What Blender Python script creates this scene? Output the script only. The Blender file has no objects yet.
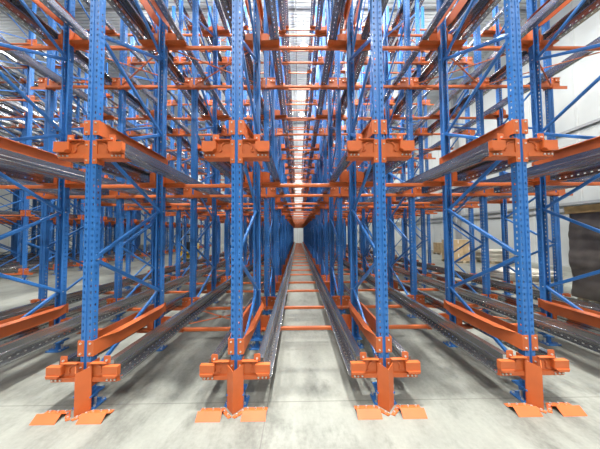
import bpy, math, random
from mathutils import Vector, Matrix
random.seed(7)
scn = bpy.context.scene
COL = scn.collection

# ------------------------------------------------------------------ materials
def new_mat(name):
    m = bpy.data.materials.new(name); m.use_nodes = True
    nt = m.node_tree; b = nt.nodes['Principled BSDF']
    return m, nt, b
def painted(name, col, rough=.38, var=.12, metallic=0.0, scale=6.0, spec=.5, bump=0.0, stretch=None):
    m, nt, b = new_mat(name)
    tc = nt.nodes.new('ShaderNodeTexCoord')
    n = nt.nodes.new('ShaderNodeTexNoise'); n.inputs['Scale'].default_value = scale; n.inputs['Detail'].default_value = 5
    if stretch:
        mp = nt.nodes.new('ShaderNodeMapping'); mp.inputs['Scale'].default_value = stretch
        nt.links.new(tc.outputs['Object'], mp.inputs['Vector']); nt.links.new(mp.outputs['Vector'], n.inputs['Vector'])
    else: nt.links.new(tc.outputs['Object'], n.inputs['Vector'])
    r = nt.nodes.new('ShaderNodeValToRGB')
    r.color_ramp.elements[0].position = .3; r.color_ramp.elements[1].position = .75
    r.color_ramp.elements[0].color = (*[c*(1-var) for c in col], 1)
    r.color_ramp.elements[1].color = (*[min(1, c*(1+var)) for c in col], 1)
    nt.links.new(n.outputs['Fac'], r.inputs['Fac']); nt.links.new(r.outputs['Color'], b.inputs['Base Color'])
    b.inputs['Roughness'].default_value = rough; b.inputs['Metallic'].default_value = metallic
    b.inputs['Specular IOR Level'].default_value = spec
    if bump:
        bp = nt.nodes.new('ShaderNodeBump'); bp.inputs['Strength'].default_value = bump; bp.inputs['Distance'].default_value = .02
        nt.links.new(n.outputs['Fac'], bp.inputs['Height']); nt.links.new(bp.outputs['Normal'], b.inputs['Normal'])
    return m
BLUE = painted('blue_powder_coat', (.038, .185, .53), .36, .08)
ORANGE = painted('orange_powder_coat', (.58, .135, .036), .40, .08)
STEEL = painted('galvanised_steel', (.42, .43, .435), .24, .25, metallic=.88, scale=9, stretch=(2, .06, 2))
BOLT = painted('zinc_bolt', (.75, .75, .73), .3, .05, metallic=.7)
WHITE = painted('white_wall_sheet', (.50, .525, .515), .6, .04, scale=1.5)
CEIL = painted('ceiling_sheet', (.70, .73, .73), .5, .05, scale=1.5)
GIRT = painted('grey_girt', (.30, .31, .32), .5, .08)
BLACK = painted('black_rubber', (.02, .02, .022), .6, .1)
YELLOW = painted('yellow_paint', (.85, .55, .03), .4, .08)
FILM = painted('dark_stretch_film', (.135, .118, .105), .32, .35, scale=3, bump=.6)
KRAFT = painted('kraft_paper', (.40, .27, .11), .65, .2, scale=8, bump=.5)
CARTON = painted('carton_board', (.50, .36, .20), .75, .15, scale=4)
WOOD = painted('pale_pallet_wood', (.56, .46, .32), .75, .2, scale=7)
CREAM = painted('cream_sheet_goods', (.74, .70, .60), .6, .12, scale=5)

def floor_mat():
    m, nt, b = new_mat('polished_concrete')
    tc = nt.nodes.new('ShaderNodeTexCoord')
    def noise(sc, det=6, vec=None, ro=.6):
        n = nt.nodes.new('ShaderNodeTexNoise'); n.inputs['Scale'].default_value = sc; n.inputs['Detail'].default_value = det
        n.inputs['Roughness'].default_value = ro
        nt.links.new(vec or tc.outputs['Object'], n.inputs['Vector']); return n.outputs['Fac']
    mp = nt.nodes.new('ShaderNodeMapping'); mp.inputs['Scale'].default_value = (1, .35, 1); mp.inputs['Rotation'].default_value = (0, 0, .7)
    nt.links.new(tc.outputs['Object'], mp.inputs['Vector'])
    big = noise(.55, 4); mid = noise(3.2, 8, mp.outputs['Vector'], .72); fine = noise(28, 4)
    def math_(op, a, c, v=None):
        k = nt.nodes.new('ShaderNodeMath'); k.operation = op
        for i, s in enumerate((a, c)):
            if isinstance(s, (int, float)): k.inputs[i].default_value = s
            else: nt.links.new(s, k.inputs[i])
        return k.outputs[0]
    s = math_('ADD', math_('MULTIPLY', big, .45), math_('ADD', math_('MULTIPLY', mid, .42), math_('MULTIPLY', fine, .13)))
    r = nt.nodes.new('ShaderNodeValToRGB')
    e = r.color_ramp.elements; e[0].position = .40; e[0].color = (.145, .15, .133, 1); e[1].position = .62; e[1].color = (.33, .34, .30, 1)
    x = e.new(.5); x.color = (.25, .26, .23, 1)
    nt.links.new(s, r.inputs['Fac'])
    # tyre scuffs and old stains
    ms = nt.nodes.new('ShaderNodeMapping'); ms.inputs['Scale'].default_value = (1.5, .8, 1); ms.inputs['Rotation'].default_value = (0, 0, -.35)
    nt.links.new(tc.outputs['Object'], ms.inputs['Vector'])
    stn = noise(1.7, 7, ms.outputs['Vector'], .66)
    sr = nt.nodes.new('ShaderNodeMapRange'); sr.inputs[1].default_value = .56; sr.inputs[2].default_value = .70; sr.inputs[3].default_value = 0; sr.inputs[4].default_value = .62
    nt.links.new(stn, sr.inputs[0])
    smx = nt.nodes.new('ShaderNodeMix'); smx.data_type = 'RGBA'
    nt.links.new(sr.outputs[0], smx.inputs[0]); nt.links.new(r.outputs['Color'], smx.inputs[6]); smx.inputs[7].default_value = (.075, .078, .068, 1)
    # saw cut joints: thin dark lines of their own across the slab
    sp = nt.nodes.new('ShaderNodeSeparateXYZ'); nt.links.new(tc.outputs['Object'], sp.inputs[0])
    def joint(out, off, step, w):
        a = math_('ADD', out, off + 1000*step); a = math_('MODULO', a, step); a = math_('SUBTRACT', a, step/2); a = math_('ABSOLUTE', a, 0)
        return math_('LESS_THAN', a, w)
    j = math_('MAXIMUM', joint(sp.outputs['Y'], -2.32+2.25, 4.5, .006), joint(sp.outputs['X'], .42+2.9, 5.8, .005))
    j = math_('MULTIPLY', j, .55)
    mx = nt.nodes.new('ShaderNodeMix'); mx.data_type = 'RGBA'
    nt.links.new(j, mx.inputs[0]); nt.links.new(smx.outputs[2], mx.inputs[6]); mx.inputs[7].default_value = (.10, .10, .09, 1)
    nt.links.new(mx.outputs[2], b.inputs['Base Color'])
    rr = nt.nodes.new('ShaderNodeMapRange'); rr.inputs[3].default_value = .38; rr.inputs[4].default_value = .62
    nt.links.new(mid, rr.inputs[0]); nt.links.new(rr.outputs[0], b.inputs['Roughness'])
    b.inputs['Specular IOR Level'].default_value = .4
    return m
CONCRETE = floor_mat()

def lamp_mat():
    m, nt, b = new_mat('lamp_lens')
    b.inputs['Emission Color'].default_value = (1, .97, .92, 1); b.inputs['Emission Strength'].default_value = 30
    return m
LENS = lamp_mat()

# ------------------------------------------------------------------ mesh builder
class MB:
    def __init__(s): s.v = []; s.f = []; s.m = []; s.mats = []
    def mi(s, mat):
        if mat not in s.mats: s.mats.append(mat)
        return s.mats.index(mat)
    def add(s, vs, fs, mat):
        o = len(s.v); k = s.mi(mat)
        s.v += [tuple(p) for p in vs]; s.f += [tuple(i+o for i in f) for f in fs]; s.m += [k]*len(fs); return s
    def box(s, x0, x1, y0, y1, z0, z1, mat):
        if x0 > x1: x0, x1 = x1, x0
        vs = [(x, y, z) for z in (z0, z1) for y in (y0, y1) for x in (x0, x1)]
        return s.add(vs, [(0,2,3,1),(4,5,7,6),(0,1,5,4),(2,6,7,3),(0,4,6,2),(1,3,7,5)], mat)
    def bar(s, a, b, w, h, mat, up=(0,0,1)):
        a = Vector(a); b = Vector(b); d = (b-a).normalized(); u = Vector(up)
        r = d.cross(u)
        if r.length < 1e-5: r = d.cross(Vector((1,0,0)))
        r.normalize(); q = r.cross(d)
        c = min(w, h)*.18
        sec = [(-w/2+c,-h/2),(w/2-c,-h/2),(w/2,-h/2+c),(w/2,h/2-c),(w/2-c,h/2),(-w/2+c,h/2),(-w/2,h/2-c),(-w/2,-h/2+c)]
        vs = [p + r*i + q*j for p in (a, b) for i, j in sec]
        n = 8
        fs = [(i, (i+1)%n, n+(i+1)%n, n+i) for i in range(n)] + [tuple(reversed(range(n))), tuple(range(n, 2*n))]
        return s.add(vs, fs, mat)
    def cyl(s, a, b, rad, mat, n=8, rad2=None):
        a = Vector(a); b = Vector(b); d = (b-a).normalized()
        r = d.cross(Vector((0,0,1)))
        if r.length < 1e-4: r = Vector((1,0,0))
        r.normalize(); q = r.cross(d); r2 = rad if rad2 is None else rad2
        vs = [a + (r*math.cos(t)+q*math.sin(t))*rad for t in [2*math.pi*i/n for i in range(n)]] + \
             [b + (r*math.cos(t)+q*math.sin(t))*r2 for t in [2*math.pi*i/n for i in range(n)]]
        fs = [(i, (i+1)%n, n+(i+1)%n, n+i) for i in range(n)] + [tuple(reversed(range(n))), tuple(range(n, 2*n))]
        return s.add(vs, fs, mat)
    def prism(s, poly, y0, y1, mat, axis='y'):
        n = len(poly)
        def P(a, c, t): return (a, t, c) if axis == 'y' else ((t, a, c) if axis == 'x' else (a, c, t))
        vs = [P(a, c, y0) for a, c in poly] + [P(a, c, y1) for a, c in poly]
        fs = [(i, (i+1)%n, n+(i+1)%n, n+i) for i in range(n)] + [tuple(reversed(range(n))), tuple(range(n, 2*n))]
        return s.add(vs, fs, mat)
    def strip(s, poly, y0, y1, t, mat, axis='y'):
        """folded sheet of thickness t: an open polyline extruded along an axis"""
        off = []
        for i, p in enumerate(poly):
            ds = []
            if i > 0: ds.append((Vector(p)-Vector(poly[i-1])).normalized())
            if i < len(poly)-1: ds.append((Vector(poly[i+1])-Vector(p)).normalized())
            nn = sum((Vector((-d.y, d.x)) for d in ds), Vector((0, 0))); nn.normalize()
            k = max(.4, nn.dot(Vector((-ds[0].y, ds[0].x))))
            off.append((p[0]+nn.x*t/k, p[1]+nn.y*t/k))
        return s.prism(list(poly)+off[::-1], y0, y1, mat, axis) if False else s._strip(poly, off, y0, y1, mat, axis)
    def _strip(s, poly, off, y0, y1, mat, axis):
        for i in range(len(poly)-1):
            s.prism([poly[i], poly[i+1], off[i+1], off[i]], y0, y1, mat, axis)
        return s
    def merge(s, o, loc=(0,0,0), sx=1, sy=1):
        vs = [(p[0]*sx+loc[0], p[1]*sy+loc[1], p[2]+loc[2]) for p in o.v]
        flip = sx*sy < 0
        base = len(s.v); s.v += vs
        for f, k in zip(o.f, o.m):
            g = tuple(i+base for i in f)
            s.f.append(g[::-1] if flip else g); s.m.append(s.mi(o.mats[k]))
        return s
    def mesh(s, name):
        me = bpy.data.meshes.new(name); me.from_pydata(s.v, [], s.f)
        for mt in s.mats: me.materials.append(mt)
        me.polygons.foreach_set('material_index', s.m); me.update(); return me

def link(name, me, parent=None, loc=(0,0,0)):
    o = bpy.data.objects.new(name, me); COL.objects.link(o); o.location = loc
    if parent is not None: o.parent = parent
    return o
def tag(o, label=None, cat=None, group=None, kind=None):
    if label: o['label'] = label
    if cat: o['category'] = cat
    if group: o['group'] = group
    o['kind'] = kind or 'thing'
    return o
def copy_tree(o, parent=None):
    c = o.copy(); COL.objects.link(c); c.parent = parent
    for ch in o.children: copy_tree(ch, c)
    return c
ORD = ['first','second','third','fourth','fifth','sixth','seventh','eighth','ninth','tenth','eleventh','twelfth','thirteenth','fourteenth','fifteenth','sixteenth','seventeenth','eighteenth','nineteenth','twentieth','twenty-first','twenty-second','twenty-third','twenty-fourth','twenty-fifth','twenty-sixth','twenty-seventh','twenty-eighth']

# ------------------------------------------------------------------ dimensions
LANE = 1.45; Y0 = 2.27; FR = 1.20; PER = 2.2155; NF = 14
LEV = [.32, 2.4945, 4.69, 6.89, 9.09]
TOP = 10.9
LINES = list(range(-1, 7))
def lx(n): return (n-2.5)*LANE
def rowy(r): return Y0 + (r//2)*PER + (r % 2)*FR

# ------------------------------------------------------------------ perforated upright post
def sheet_with_holes(mb, p, q, h0, h1, z0, z1, pitch, hole, mat, t=.0035, zoff=0.0, n_out=None):
    """flat band from plan point p to q with a hole column between fractions h0..h1"""
    p = Vector(p); q = Vector(q); a = p.lerp(q, h0); b = p.lerp(q, h1)
    def wall(u, v, za, zb): mb.add([(u.x,u.y,za),(v.x,v.y,za),(v.x,v.y,zb),(u.x,u.y,zb)], [(0,1,2,3)], mat)
    wall(p, a, z0, z1); wall(b, q, z0, z1)
    nrm = Vector((-(q-p).y, (q-p).x)).normalized()*t if n_out is None else Vector(n_out)*t
    z = z0 + zoff; prev = z0
    while z + hole < z1:
        wall(a, b, prev, z)
        za, zb = z, z+hole                       # the hole's own thickness
        A, B = a+nrm, b+nrm
        mb.add([(a.x,a.y,za),(b.x,b.y,za),(B.x,B.y,za),(A.x,A.y,za),(a.x,a.y,zb),(b.x,b.y,zb),(B.x,B.y,zb),(A.x,A.y,zb)],
               [(0,1,2,3),(4,7,6,5),(0,3,7,4),(1,5,6,2)], mat)
        prev = zb; z += pitch
    wall(a, b, prev, z1)
def post_mb():
    mb = MB(); z0 = .13; z1 = TOP; w = .050; g = .013; d = .068
    def wall(p, q): mb.add([(p[0],p[1],z0),(q[0],q[1],z0),(q[0],q[1],z1),(p[0],p[1],z1)], [(0,1,2,3)], BLUE)
    # outer skin, then inner skin 3.5 mm behind, both with the same holes
    for t in (0, .0035):
        ww = w-t
        sheet_with_holes(mb, (-ww, t), (-g-.001, t), .30, .66, z0, z1, .062, .025, BLUE, t=.0035 if not t else .0001, zoff=.03, n_out=(0, 1))
        sheet_with_holes(mb, (g+.001, t), (ww, t), .30, .66, z0, z1, .062, .025, BLUE, t=.0035 if not t else .0001, zoff=.03, n_out=(0, 1))
        wall((-g-.001, t), (-g+.004, .010+t)); wall((-g+.004, .010+t), (g-.004, .010+t)); wall((g-.004, .010+t), (g+.001, t))
        for sx in (-1, 1):
            sheet_with_holes(mb, (sx*ww, t), (sx*ww, d-t), .38, .64, z0, z1, .062, .022, BLUE, t=.0001, zoff=.03, n_out=(-sx, 0))
            wall((sx*ww, d-t), (sx*(.030), d-t))
    for zz in (z0, z1):
        mb.box(-w, w, 0, .0035, zz-.001, zz, BLUE)
    return mb
def foot_mb():
    mb = MB()
    mb.box(-.085, .085, -.03, .125, .118, .130, BLUE)         # plate under the post
    mb.box(-.05, .05, .01, .09, .10, .118, BLUE)
    for x, y in ((-.06, .05), (.06, .05)):
        mb.cyl((x, y, .012), (x, y, .118), .011, BOLT, 8)
        mb.cyl((x, y, .085), (x, y, .105), .02, BLUE, 6)
    mb.cyl((0, .05, .012), (0, .05, .105), .026, BLUE, 10)
    return mb
def base_mb():
    mb = MB()
    mb.prism([(-.11,-.005),(-.085,-.015),(.085,-.015),(.11,-.005),(.11,.12),(.085,.14),(-.085,.14),(-.11,.12)], 0.0, .012, BLUE, 'z')
    for x, y in ((-.085,.012), (.085,.012), (-.085,.11), (.085,.11)):
        mb.cyl((x, y, .012), (x, y, .026), .012, BOLT, 6)
    return mb
def bolt(mb, x, y, z, r=.009): mb.cyl((x, y, z), (x, y-.010, z), r, BOLT, 6)
# front bracket, one side, origin on the face of the post at the bracket's centre
def bracket_front_side():
    m = MB()
    m.strip([(.016, -.006), (.062, -.006), (.062, .085)], -.118, .118, .004, ORANGE, 'z')
    # folded arm
    m.prism([(.062,-.062), (.325,-.062), (.325,-.012), (.325,.0), (.235,.0), (.205,.118), (.062,.118)], .004, .010, ORANGE)
    m.prism([(.062,-.062), (.318,-.062), (.318,-.022), (.062,-.022)], -.012, .004, ORANGE)
    m.box(.062, .215, -.030, .006, .112, .118, ORANGE)          # bent top lip
    m.box(.062, .325, .004, .110, -.066, -.060, ORANGE)         # shelf that carries the rail
    m.prism([(.196,.092), (.334,.092), (.334,.014), (.324,-.012), (.226,-.012), (.196,.018)], -.042, .004, ORANGE)
    m.prism([(.226,-.012), (.324,-.012), (.334,.014), (.205,.014)], -.050, -.042, ORANGE)
    # lug with bolt
    m.prism([(.176,.105), (.238,.105), (.238,.168), (.232,.176), (.182,.176), (.176,.168)], -.004, .004, ORANGE)
    # curved stiffening ridge
    pts = [(.074,.098), (.115,.094), (.145,.072), (.158,.040), (.150,.014), (.172,.0)]
    for a, b in zip(pts, pts[1:]): m.bar((a[0], .0, a[1]), (b[0], .0, b[1]), .016, .014, ORANGE, up=(0,1,0))
    for x in (.222, .262, .296): bolt(m, x, -.012, -.042)
    bolt(m, .207, -.004, .135, .010)
    bolt(m, .039, -.006, .070, .008); bolt(m, .039, -.006, -.085, .008)
    return m
def bracket_inner_side():
    m = MB()
    m.strip([(.016, -.006), (.062, -.006), (.062, .085)], -.118, .118, .004, ORANGE, 'z')
    m.prism([(.062,-.118), (.345,-.118), (.345,-.058), (.190,-.058), (.190,.085), (.150,.118), (.062,.118)], -.002, .006, ORANGE)
    m.box(.062, .190, -.026, .0, .100, .106, ORANGE)
    m.box(.062, .350, -.002, .09, -.064, -.058, ORANGE)
    m.prism([(.085,.02), (.175,.02), (.175,.075), (.150,.095), (.085,.095)], -.02, -.002, ORANGE)
    for x in (.10, .16): bolt(m, x, -.02, .045)
    for z in (-.085, .075): bolt(m, .039, -.006, z, .008)
    return m
def two_sided(side):
    m = MB(); m.merge(side); m.merge(side, sx=-1); return m
def guide_side():
    """orange lead-in strip running from the front post back to the rear post, over the rail"""
    m = MB(); L = FR
    m.strip([(.016, -.006), (.074, -.006)], .174, .322, .006, ORANGE, 'z')
    # web, slightly folded, tapering at both ends
    def web(x0, x1, prof):
        n = len(prof); vs = [(x0, y, z) for y, z in prof] + [(x1, y, z) for y, z in prof]
        fs = [(i, (i+1)%n, n+(i+1)%n, n+i) for i in range(n)] + [tuple(reversed(range(n))), tuple(range(n, 2*n))]
        m.add(vs, fs, ORANGE)
    web(.070, .076, [(-.006,.174), (.18,.174), (.30,.160), (L-.16,.160), (L-.02,.200), (L-.02,.322), (-.006,.322)])
    # top fold leaning out over the rail
    m.add([(.076,.05,.322),(.076,L-.02,.322),(.118,L-.14,.300),(.118,.26,.300),
           (.076,.05,.317),(.076,L-.02,.317),(.115,L-.14,.295),(.115,.26,.295)],
          [(0,3,2,1),(4,5,6,7),(0,4,7,3),(3,7,6,2),(2,6,5,1),(1,5,4,0)], ORANGE)
    m.strip([(.016, L+.006), (.074, L+.006)], .190, .322, .006, ORANGE, 'z')
    for z in (.200, .296): bolt(m, .046, -.006, z, .009)
    return m
POST, FOOT, BASE = post_mb(), foot_mb(), base_mb()
BF, BI, GD = two_sided(bracket_front_side()), two_sided(bracket_inner_side()), two_sided(guide_side())
GDI = GD
me_post, me_foot, me_base = POST.mesh('upright_post'), FOOT.mesh('levelling_foot'), BASE.mesh('base_plate')
def mirrored(mb): r = MB(); r.merge(mb, sy=-1); return r
me_bf, me_bi, me_gd = BF.mesh('front_bracket'), BI.mesh('rail_bracket'), GD.mesh('guide_strip')
# braces: zigzag between front and rear post
def brace_ends():
    out = []; k = 0; z = .25; step = .585
    while z + step < TOP-.1:
        y = (.052, FR-.052)
        out.append(((0, y[k % 2], z), (0, y[(k+1) % 2], z+step))); z += step; k += 1
    return out
BR = brace_ends()
def brace_mb(a, b, k):
    m = MB(); dx = .009*(1 if k % 2 else -1)
    m.bar((a[0]+dx, a[1], a[2]), (b[0]+dx, b[1], b[2]), .030, .040, BLUE)
    yy = a[1]; m.cyl((-.056, yy, a[2]), (.056, yy, a[2]), .008, BOLT, 6)
    return m
me_br = [brace_mb(a, b, k).mesh('diagonal_brace') for k, (a, b) in enumerate(BR)]

def make_frame(front):
    root = bpy.data.objects.new('upright_frame', None); COL.objects.link(root); root.empty_display_size = .2
    for y, s in ((0, 1), (FR, -1)):
        p = link('upright_post', me_post, root, (0, y, 0))
        if s < 0: p.rotation_euler.z = math.pi
        f = link('levelling_foot', me_foot, p); link('base_plate', me_base, p)
        for li, z in enumerate(LEV):
            fr = front and s > 0
            b = link('rail_bracket', me_bf if fr else me_bi, root, (0, y, z))
            if s < 0: b.rotation_euler.z = math.pi
    for k, me in enumerate(me_br): link('diagonal_brace', me, root)
    if front:
        for z in LEV: link('guide_strip', me_gd, root, (0, 0, z))
    return root
def merged_frame():
    m = MB()
    for y, s in ((0, 1), (FR, -1)):
        for part in (POST, FOOT, BASE): m.merge(part, (0, y, 0), sy=s)
        for z in LEV: m.merge(BI, (0, y, z), sy=s)
    for k, (a, b) in enumerate(BR): m.merge(brace_mb(a, b, k))
    return m.mesh('upright_frame')
me_far = merged_frame()
proto_front = make_frame(True); proto_in = make_frame(False)
used = set()
def place(proto, loc):
    if proto.name in used: o = copy_tree(proto)
    else: o = proto; used.add(proto.name)
    o.location = loc; return o
def line_name(n): return {-1:'leftmost', 0:'second', 1:'third', 2:'fourth', 3:'fifth', 4:'sixth', 5:'seventh', 6:'rightmost'}[n]
for n in LINES:
    for i in range(NF):
        loc = (lx(n), Y0+i*PER, 0)
        if i == 0: o = place(proto_front, loc)
        elif i < 4: o = place(proto_in, loc)
        else: o = link('upright_frame', me_far, None, loc)
        ln = line_name(n) + (' row' if n in (-1, 6) else ' row from left')
        if i == 0:
            lab = f'blue perforated upright frame with orange brackets at aisle front, {ln}'
        else:
            lab = f'blue rack upright frame, {ln} of main rack, {ORD[i]} frame back'
        tag(o, lab, 'rack frame', 'blue upright frames of the main rack')

# ------------------------------------------------------------------ far left rack block
B2X = [-10.3 - k*LANE for k in range(7)]; B2Y = 8.6; B2N = 9
for k, x in enumerate(B2X):
    for i in range(B2N):
        o = link('upright_frame', me_far, None, (x, B2Y+i*PER, 0))
        tag(o, f'distant blue upright frame of far left rack block, {ORD[k]} row from its right, {ORD[i]} back', 'rack frame', 'blue upright frames of the far left rack block')

# ------------------------------------------------------------------ guards and floor guides on the front line
def guard_mb():
    m = MB(); h = .42; a = (0, -.105); w = .078; d = -.018
    for s in (-1, 1):
        p, q = Vector((0, -.105)), Vector((s*w, -.022)); t = Vector((0, .009))
        zt0, zt1 = h-.035, h-.008
        vs = [(p.x,p.y,0),(q.x,q.y,0),(q.x,q.y,zt1),(p.x,p.y,zt0)] + [(p.x+t.x,p.y+t.y,0),(q.x+t.x,q.y+t.y,0),(q.x+t.x,q.y+t.y,zt1),(p.x+t.x,p.y+t.y,zt0)]
        m.add(vs, [(0,1,2,3),(7,6,5,4),(0,4,5,1),(1,5,6,2),(2,6,7,3),(3,7,4,0)], ORANGE)
    return m
def guard_foot_mb(s):
    m = MB()
    m.prism([(s*.004,-.135), (s*.030,-.150), (s*.125,-.060), (s*.098,-.030)], 0.0, .008, ORANGE, 'z')
    for x, y in ((.04, -.118), (.085, -.075)): m.cyl((s*x, y, .008), (s*x, y, .022), .009, BOLT, 6)
    return m
def ramp_mb(s):
    m = MB()
    poly = [(-.185, .002), (-.125, .052), (-.070, .010), (-.030, .010)]
    m.strip(poly, s*.092, s*.312, -.004 if s > 0 else -.004, ORANGE, 'x')
    return m
me_guard = guard_mb().mesh('post_guard'); me_gf = {s: guard_foot_mb(s).mesh('foot_plate') for s in (-1, 1)}
me_ramp = {s: ramp_mb(s).mesh('floor_guide') for s in (-1, 1)}
mb = MB(); mb.cyl((0,0,.009), (0,0,.024), .009, BOLT, 6); me_bolt = mb.mesh('bolt')
for n in LINES:
    nm = line_name(n); ln = nm + ('' if n in (-1, 6) else ' from left')
    g = link('post_guard', me_guard, None, (lx(n), Y0, 0))
    tag(g, f'orange angled post guard standing before the {nm} front upright'+('' if n in (-1,6) else ' from left'), 'post guard', 'post guards along the rack front')
    for s in (-1, 1): link('foot_plate', me_gf[s], g)
    for s in (-1, 1):
        side = 'left' if s < 0 else 'right'
        r = link('floor_guide', me_ramp[s], None, (lx(n), Y0, 0))
        tag(r, f'orange bent floor guide bolted down just {side} of the {nm} front upright' + ('' if n in (-1,6) else ' from left'), 'floor guide', 'orange floor guides along the rack front')
        for q in range(3): link('bolt', me_bolt, r, (s*(.125+q*.075), -.048, 0))

# ------------------------------------------------------------------ shuttle rails
def rail_mb(L, s):
    """s=+1: web opens to +x.  Profile relative to the post line and the bracket centre."""
    m = MB(); t = .0035
    up = [(.196,.104), (.200,.128), (.262,.128), (.262,.062), (.271,.052), (.271,.020), (.262,.010), (.262,-.016)]
    lo = [(.262,-.030), (.262,-.054)]
    fl = [(.262,-.054), (.290,-.054), ]
    fl2 = [(.305,-.054), (.347,-.054), (.350,-.030)]
    def ext(p):
        for i in range(len(p)-1):
            a, b = p[i], p[i+1]
            d = Vector((b[0]-a[0], b[1]-a[1])).normalized(); nn = (-d.y*t, d.x*t)
            poly = [a, b, (b[0]+nn[0], b[1]+nn[1]), (a[0]+nn[0], a[1]+nn[1])]
            if s < 0: poly = [(-x, z) for x, z in poly][::-1]
            m.prism(poly, 0, L, STEEL)
    ext(up); ext(lo); ext(fl); ext(fl2)
    # bands with slots: web band and flange band, material between the slots only
    y = 0
    while y < L:
        e = min(y+.050, L)
        m.box(s*.262, s*.2655, y, e, -.030, -.016, STEEL)
        m.box(s*.290, s*.305, y, e, -.0575, -.054, STEEL)
        y += .075
    return m
def rails_for(xs, ys, L, block):
    me = {s: rail_mb(L, s).mesh('shuttle_rail') for s in (-1, 1)}
    for k in range(len(xs)-1):
        for li, z in enumerate(LEV):
            for s in (1, -1):
                x = xs[k] if s > 0 else xs[k+1]
                o = link('shuttle_rail', me[s], None, (x, ys, z))
                yield k, li, s, o
TIER = ['floor tier', 'first raised tier', 'second raised tier', 'third raised tier', 'top tier']
LANEN = {0:'leftmost lane', 1:'second lane', 2:'third lane', 3:'centre lane', 4:'fifth lane', 5:'sixth lane', 6:'rightmost lane'}
for k, li, s, o in rails_for([lx(n) for n in LINES], Y0+.012, NF*PER-.9, 0):
    tag(o, f"galvanised slotted rail along the {'left' if s > 0 else 'right'} side of the {LANEN[k]}, {TIER[li]}", 'rail', 'galvanised shuttle rails of the main rack')
for k, li, s, o in rails_for(sorted(B2X), B2Y+.012, B2N*PER-.9, 1):
    tag(o, f"distant galvanised rail, {'left' if s > 0 else 'right'} side of {ORD[5-k]} lane of far left block, {TIER[li]}", 'rail', 'galvanised rails of the far left block')

# ------------------------------------------------------------------ cross beams
def beam_mb():
    m = MB(); m.bar((.012, 0, 0), (LANE-.012, 0, 0), .045, .052, ORANGE)
    for x in (.012, LANE-.012): m.box(x-.006, x+.006, -.03, .0255, -.045, .034, ORANGE)
    return m
BEAM = beam_mb(); me_beam = BEAM.mesh('cross_beam')
def beam_pos(x, y0, r, z):
    y = y0 + (r//2)*PER + (r % 2)*FR
    return Vector((x, y + (-.032 if r % 2 == 0 else .032), z-.089))
cam_p = Vector((-.1146, 0, 1.669))
cands = []
for n in LINES[:-1]:
    for r in range(1, 2*NF):
        for li, z in enumerate(LEV):
            p = beam_pos(lx(n), Y0, r, z)
            d = (p+Vector((LANE/2,0,0))-cam_p)
            # nearer and inside the frame first
            inside = abs(d.x)/d.y < 1.5 and -1.1 < d.z/d.y < 1.1
            cands.append((d.length + (0 if inside else 100), n, r, li, p))
cands.sort(key=lambda c: c[0])
for c in cands[:300]:
    _, n, r, li, p = c
    o = link('cross_beam', me_beam, None, p)
    tag(o, f'orange crossbeam spanning the {LANEN[n+1]} at {TIER[li]}, {ORD[r-1]} beam back', 'beam', 'orange crossbeams of the main rack')
rest = MB()
LITE = MB().bar((.012, 0, 0), (LANE-.012, 0, 0), .045, .052, ORANGE)
for c in cands[300:]: rest.merge(LITE, c[4])
for x in sorted(B2X)[:-1]:
    for r in range(0, 2*B2N):
        for z in LEV: rest.merge(LITE, beam_pos(x, B2Y, r, z))
o = link('distant_cross_beams', rest.mesh('distant_cross_beams'))
tag(o, 'many small orange crossbeams deep inside the racks behind the nearer ones', 'beams', kind='stuff')

# thin orange cross bracing lying flat between two beams
def plan_brace_mb():
    m = MB(); L = PER-FR-.13
    m.bar((.07, 0, 0), (LANE-.07, L, 0), .022, .012, ORANGE); m.bar((LANE-.07, 0, .014), (.07, L, .014), .022, .012, ORANGE)
    m.cyl((LANE/2, L/2, -.012), (LANE/2, L/2, .026), .02, ORANGE, 8)
    return m
me_pb = plan_brace_mb().mesh('cross_brace')
for n in (0, 1, 4, 5):
    for i in (0, 2, 4):
        for li in ((0, 2, 4) if n in (1, 4) else (2, 4)):
            p = (lx(n), Y0+i*PER+FR+.065, LEV[li]-.083)
            o = link('cross_brace', me_pb, None, p)
            tag(o, f'thin orange flat cross brace in the {LANEN[n+1]}, {TIER[li]}, behind {ORD[i]} frame', 'brace', 'thin orange cross braces between beams')

# ------------------------------------------------------------------ hall
WX0, WX1, WY0, WY1, CH = -30.0, 12.5, -14.0, 37.0, 13.4
def S(name, mb, label=None):
    o = link(name, mb.mesh(name)); tag(o, label, kind='structure'); return o
S('floor', MB().box(WX0, WX1, WY0, WY1, -.2, 0, CONCRETE), 'pale grey concrete floor')
def corr_wall(name, a, b, zt, pitch, depth, mat, inward):
    """sheeted wall with vertical ribs between plan points a and b"""
    m = MB(); a = Vector(a); b = Vector(b); L = (b-a).length; d = (b-a)/L; nn = Vector(inward)
    pts = []; u = 0
    while u < L:
        pts += [(u, 0), (u+pitch*.86, 0), (u+pitch*.90, depth), (u+pitch*.96, depth)]; u += pitch
    pts.append((L, 0)); pts = [p for p in pts if p[0] <= L]
    vs = []; n = len(pts)
    for z in (0, zt):
        for u, w in pts: p = a + d*u + nn*w; vs.append((p.x, p.y, z))
    m.add(vs, [(i, i+1, n+i+1, n+i) for i in range(n-1)], mat)
    q = -nn*.15
    m.add([(a.x+q.x, a.y+q.y, 0), (b.x+q.x, b.y+q.y, 0), (b.x+q.x, b.y+q.y, zt), (a.x+q.x, a.y+q.y, zt)], [(0,1,2,3)], mat)
    return S(name, m)
corr_wall('wall_right', (WX1, WY0), (WX1, WY1), CH, 1.0, .03, WHITE, (-1, 0))
corr_wall('wall_left', (WX0, WY0), (WX0, WY1), CH, 1.0, .03, WHITE, (1, 0))
corr_wall('wall_back', (WX0, WY1), (WX1, WY1), CH, 1.0, .03, WHITE, (0, -1))
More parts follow.
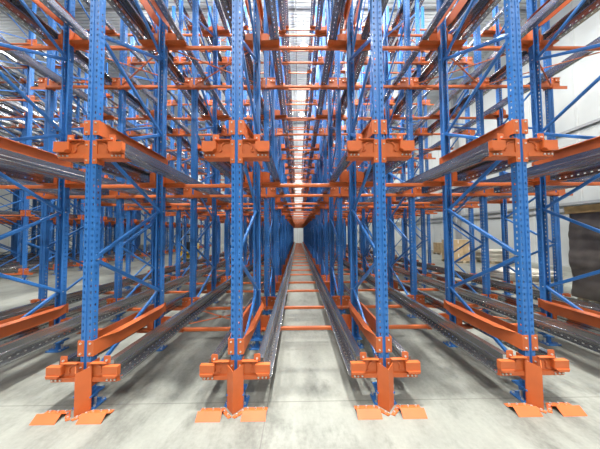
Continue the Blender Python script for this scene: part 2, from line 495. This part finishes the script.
# ceiling: ribbed sheet on purlins
m = MB(); pts = []; y = WY0
while y < WY1-.2:
    pts += [(y, 0), (y+.13, 0), (y+.15, .06), (y+.18, .06)]; y += .2
pts.append((WY1, 0)); n = len(pts)
m.add([(x, y, CH+z) for x in (WX0, WX1) for y, z in pts], [(i, i+1, n+i+1, n+i) for i in range(n-1)], CEIL)
m.box(WX0, WX1, WY0, WY1, CH+.15, CH+.25, CEIL)
S('ceiling', m, 'pale ribbed metal ceiling sheet')
k = 1
for y in [-9, -3, 5.3, 11.5, 17.7, 23.9, 30.1]:
    m = MB(); m.box(WX0, WX1, y-.04, y+.04, CH-.02, CH-.005, GIRT); m.box(WX0, WX1, y-.008, y+.008, CH-.10, CH-.02, GIRT); m.box(WX0, WX1, y-.04, y+.04, CH-.11, CH-.10, GIRT)
    S(f'trim_{k}', m); k += 1
for x in (-.12, -15.0, 8.6):
    m = MB(); m.box(x-.03, x+.03, WY0, WY1, CH-.42, CH-.34, GIRT); S(f'trim_{k}', m); k += 1
for z in (2.55, 2.85, 6.2, 9.4):
    m = MB(); m.box(WX1-.14, WX1-.04, WY0, WY1, z, z+.12, GIRT); S(f'trim_{k}', m); k += 1
for y in (4.5, 11, 17.5, 24, 30.5):
    m = MB(); m.box(WX1-.32, WX1-.02, y-.12, y+.12, 0, CH, GIRT); S(f'trim_{k}', m); k += 1

# lamps
def lamp_parts():
    h = MB(); h.cyl((0,0,0), (0,0,.16), .24, GIRT, 20, .12); h.cyl((0,0,.16), (0,0,1.66), .012, GIRT, 6)
    l = MB(); l.cyl((0,0,-.02), (0,0,0), .225, LENS, 20)
    return h.mesh('housing'), l.mesh('lens')
me_h, me_l = lamp_parts()
ld = bpy.data.lights.new('lamp_light', 'AREA'); ld.shape = 'DISK'; ld.size = .9; ld.energy = 420; ld.color = (1, .975, .93)
ld_front = ld.copy(); ld_front.energy = 470; ld_mid = ld.copy(); ld_mid.energy = 900; ld_mid.size = .3; ld.energy = 190; ld.size = .45
lg = bpy.data.lights.new('ceiling_fill', 'POINT'); lg.energy = 105; lg.shadow_soft_size = .12; lg.color = (1, .98, .95)  # fill light added above each opaque housing to brighten the ceiling
def pick(xi, yi):
    if yi in (1, 2) and 2 <= xi <= 4: return ld_mid
    if yi == 0 or yi == 6: return ld_front
    return ld
spots = []
for xi, x in enumerate((-18.0, -7.8, -2.6, .3, 3.2, 8.2)):
    for yi, y in enumerate((-7.0, 1.7, 6.1, 12.0, 19.0, 27.0, 34.6)):
        spots.append((xi, yi, x, y))
CN = ['leftmost', 'second', 'third', 'fourth', 'fifth', 'rightmost']
for xi, yi, x, y in spots:
    o = link('high_bay_lamp', me_h, None, (x, y, 11.75)); link('lens', me_l, o)
    tag(o, f'round high bay lamp under the ceiling, {CN[xi]} file, {ORD[yi]} from the open front', 'lamp', 'high bay lamps under the ceiling')
    pt = bpy.data.objects.new('ceiling_fill', lg); COL.objects.link(pt); pt.parent = o; pt.location = (0, 0, .30)
    L = bpy.data.objects.new('lamp_light', pick(xi, yi)); COL.objects.link(L); L.parent = o; L.location = (0, 0, -.06)

# ------------------------------------------------------------------ goods at the right
def smooth_block(w, d, h, mat, z0=0, amp=.02, nx=10, ny=8, nz=16, seed=1, ridge=.0):
    """box with softly uneven, wrinkled faces"""
    rnd = random.Random(seed); m = MB()
    ph = [rnd.uniform(0, 6.28) for _ in range(12)]
    def disp(p):
        x, y, z = p
        a = math.sin(z*9+ph[0]+1.3*math.sin(x*3+ph[1])+1.1*math.sin(y*3+ph[2]))*amp*.6 + math.sin(x*7+z*4+ph[3])*amp*.4 + math.sin(y*8-z*5+ph[4])*amp*.4
        a += ridge*abs(math.sin(z*14+ph[5]+math.sin(x*5)*1.2))
        return a
    def face(fn, n1, n2):
        vs = [fn(i/n1, j/n2) for j in range(n2+1) for i in range(n1+1)]
        out = []
        for p, nrm in vs:
            q = disp(p); edge = 1
            out.append((p[0]+nrm[0]*q, p[1]+nrm[1]*q, p[2]+nrm[2]*q))
        m.add(out, [(j*(n1+1)+i, j*(n1+1)+i+1, (j+1)*(n1+1)+i+1, (j+1)*(n1+1)+i) for j in range(n2) for i in range(n1)], mat)
    k = .7
    face(lambda u, v: ((u*w, 0, z0+v*h), (0, -1, 0)), nx, nz)
    face(lambda u, v: (((1-u)*w, d, z0+v*h), (0, 1, 0)), nx, nz)
    face(lambda u, v: ((0, (1-u)*d, z0+v*h), (-1, 0, 0)), ny, nz)
    face(lambda u, v: ((w, u*d, z0+v*h), (1, 0, 0)), ny, nz)
    face(lambda u, v: ((u*w, v*d, z0+h), (0, 0, 1)), nx, ny)
    m.box(.02, w-.02, .02, d-.02, z0, z0+.02, mat)
    return m
def pallet_mb(w=1.2, d=1.0):
    m = MB()
    for i in range(7): x = i*(w-.1)/6; m.box(x, x+.1, 0, d, .122, .144, WOOD)
    for y in (0, d/2-.05, d-.1):
        m.box(0, w, y, y+.1, .1, .122, WOOD); m.box(0, w, y, y+.1, 0, .022, WOOD)
        for x in (0, w/2-.07, w-.14): m.box(x, x+.14, y, y+.1, .022, .1, WOOD)
    return m
t = bpy.data.objects.new('wrapped_pallet_load', None); COL.objects.link(t); t.location = (6.32, 4.18, .144)
o = link('film_wrap', smooth_block(1.25, 1.15, 1.96, FILM, 0, .03, 24, 20, 60, 3, .012).mesh('film_wrap'), t)
for p in o.data.polygons: p.use_smooth = True
cap = smooth_block(1.33, 1.22, .17, KRAFT, 0, .035, 30, 24, 8, 5, .02)
o = link('paper_cover', cap.mesh('paper_cover'), t, (-.04, -.035, 1.93))
for p in o.data.polygons: p.use_smooth = True
tag(t, 'tall pallet load wrapped in dark film with crumpled brown paper cover at right edge', 'pallet load')
me_pal = pallet_mb().mesh('pallet')
o = link('pallet', me_pal, None, (6.34, 4.25, 0)); tag(o, 'wooden pallet under the tall dark film wrapped load', 'pallet', 'wooden pallets by the right wall')
# low pile of pale boards
def boards(n, w, d, seed):
    rnd = random.Random(seed)
    for i in range(n):
        yield rnd.uniform(-.06, .06), rnd.uniform(-.05, .05), rnd.uniform(-.05, .05)
me_board = smooth_block(1.5, 1.0, .05, CREAM, 0, .004, 8, 6, 2, 9).mesh('board')
for j, (bx, by, cnt) in enumerate(((5.75, 6.3, 6), (9.7, 11.6, 9))):
    o = link('pallet', me_pal, None, (bx+.1, by, 0)); tag(o, f"wooden pallet under the {'left' if j == 0 else 'right'} low pile of cream boards", 'pallet', 'wooden pallets by the right wall')
    for i, (dx, dy, rz) in enumerate(boards(cnt, 1, 1, 4+j)):
        o = link('board', me_board, None, (bx+dx, by+dy, .149+i*.062)); o.rotation_euler.z = rz
        tag(o, f"cream board in the {'left' if j == 0 else 'right'} low pile beyond the rack, {ORD[i]} from bottom", 'board', 'cream boards in low piles')
def carton_mb(w, d, h):
    m = MB(); m.box(0, w, 0, d, 0, h, CARTON); m.box(w/2-.03, w/2+.03, -.001, d+.001, h*.5, h+.001, CREAM); return m
me_cart = carton_mb(.56, .46, .36).mesh('carton')
for j, (bx, by, rows) in enumerate(((8.1, 12.0, 3), (10.3, 16.5, 2))):
    o = link('pallet', me_pal, None, (bx, by, 0)); tag(o, f"wooden pallet under the {['nearer','farther'][j]} carton pile by the right wall", 'pallet', 'wooden pallets by the right wall')
    for k in range(rows):
        for a in range(2):
            for b in range(2):
                o = link('carton', me_cart, None, (bx+.03+a*.58, by+.02+b*.49, .147+k*.364))
                tag(o, f"brown carton, {['front','back'][b]} {['left','right'][a]}, {ORD[k]} layer up of {['nearer','farther'][j]} carton pile", 'carton', 'brown cartons on pallets')

# ------------------------------------------------------------------ reach truck in the aisle between the blocks
t = bpy.data.objects.new('forklift', None); COL.objects.link(t); t.location = (-6.9, 14.3, 0); t.rotation_euler.z = .35
b = MB()
b.prism([(-.5,.18), (.5,.18), (.5,.95), (.42,1.08), (-.42,1.08), (-.5,.95)], .55, 1.15, YELLOW)
b.box(-.48, .48, -.15, .55, .18, .55, YELLOW); b.box(-.5, -.36, -.9, -.15, .10, .32, YELLOW); b.box(.36, .5, -.9, -.15, .10, .32, YELLOW)
link('body', b.mesh('body'), t)
b = MB()
for x in (-.3, .3): b.box(x-.05, x+.05, -.32, -.20, .1, 2.9, BLACK); b.box(x-.03, x+.03, -.38, -.32, .15, 2.6, GIRT)
for z in (.4, 1.6, 2.85): b.box(-.3, .3, -.30, -.24, z, z+.08, BLACK)
link('mast', b.mesh('mast'), t)
for x in (-.22, .22):
    b = MB(); b.box(x-.05, x+.05, -1.45, -.38, .06, .10, GIRT); b.box(x-.05, x+.05, -.44, -.38, .06, .55, GIRT); link('fork', b.mesh('fork'), t)
b = MB()
for x in (-.45, .45):
    b.bar((x, .0, .55), (x, .1, 2.1), .05, .05, BLACK); b.bar((x, 1.0, 1.0), (x, .9, 2.1), .05, .05, BLACK); b.bar((x, .1, 2.1), (x, .9, 2.1), .05, .05, BLACK)
for i in range(7): b.box(-.45, .45, .12+i*.125, .15+i*.125, 2.10, 2.13, BLACK)
link('overhead_guard', b.mesh('overhead_guard'), t)
b = MB(); b.box(-.22, .22, .25, .55, .55, .68, BLACK); b.box(-.22, .22, .48, .58, .6, 1.15, BLACK); link('seat', b.mesh('seat'), t)
for x, y, r in ((-.43,-.75,.14), (.43,-.75,.14), (-.42,.75,.19), (.42,.75,.19)):
    b = MB(); b.cyl((x-.07, y, r), (x+.07, y, r), r, BLACK, 20); b.cyl((x-.075, y, r), (x+.075, y, r), r*.5, GIRT, 12); link('wheel', b.mesh('wheel'), t)
tag(t, 'yellow forklift with black mast far down the left aisle', 'forklift')

# ------------------------------------------------------------------ world, camera
w = bpy.data.worlds.new('world'); scn.world = w; w.use_nodes = True
bg = w.node_tree.nodes['Background']; bg.inputs[0].default_value = (.86, .93, 1, 1); bg.inputs[1].default_value = .05

cd = bpy.data.cameras.new('camera'); cam = bpy.data.objects.new('camera', cd); COL.objects.link(cam)
F = 227.4167; cd.sensor_width = 36; cd.sensor_fit = 'HORIZONTAL'; cd.lens = 36*F/600; cd.clip_start = .02; cd.clip_end = 200
ya, pi_, ro = .0106, .0376, -.0078
fw = Vector((math.sin(ya)*math.cos(pi_), math.cos(ya)*math.cos(pi_), math.sin(pi_)))
R = Vector((math.cos(ya), -math.sin(ya), 0)); U = R.cross(fw)
D = -U
R2 = R*math.cos(ro) - D*math.sin(ro); U2 = -(R*math.sin(ro) + D*math.cos(ro))
M = Matrix((R2, U2, -fw)).transposed().to_4x4(); M.translation = cam_p
cam.matrix_world = M
scn.camera = cam
vs = scn.view_settings; vs.view_transform = 'Standard'; vs.look = 'None'; vs.gamma = 1; vs.exposure = 0.08; vs.use_curve_mapping = False
scn.cycles.max_bounces = 5; scn.cycles.diffuse_bounces = 2; scn.cycles.glossy_bounces = 3
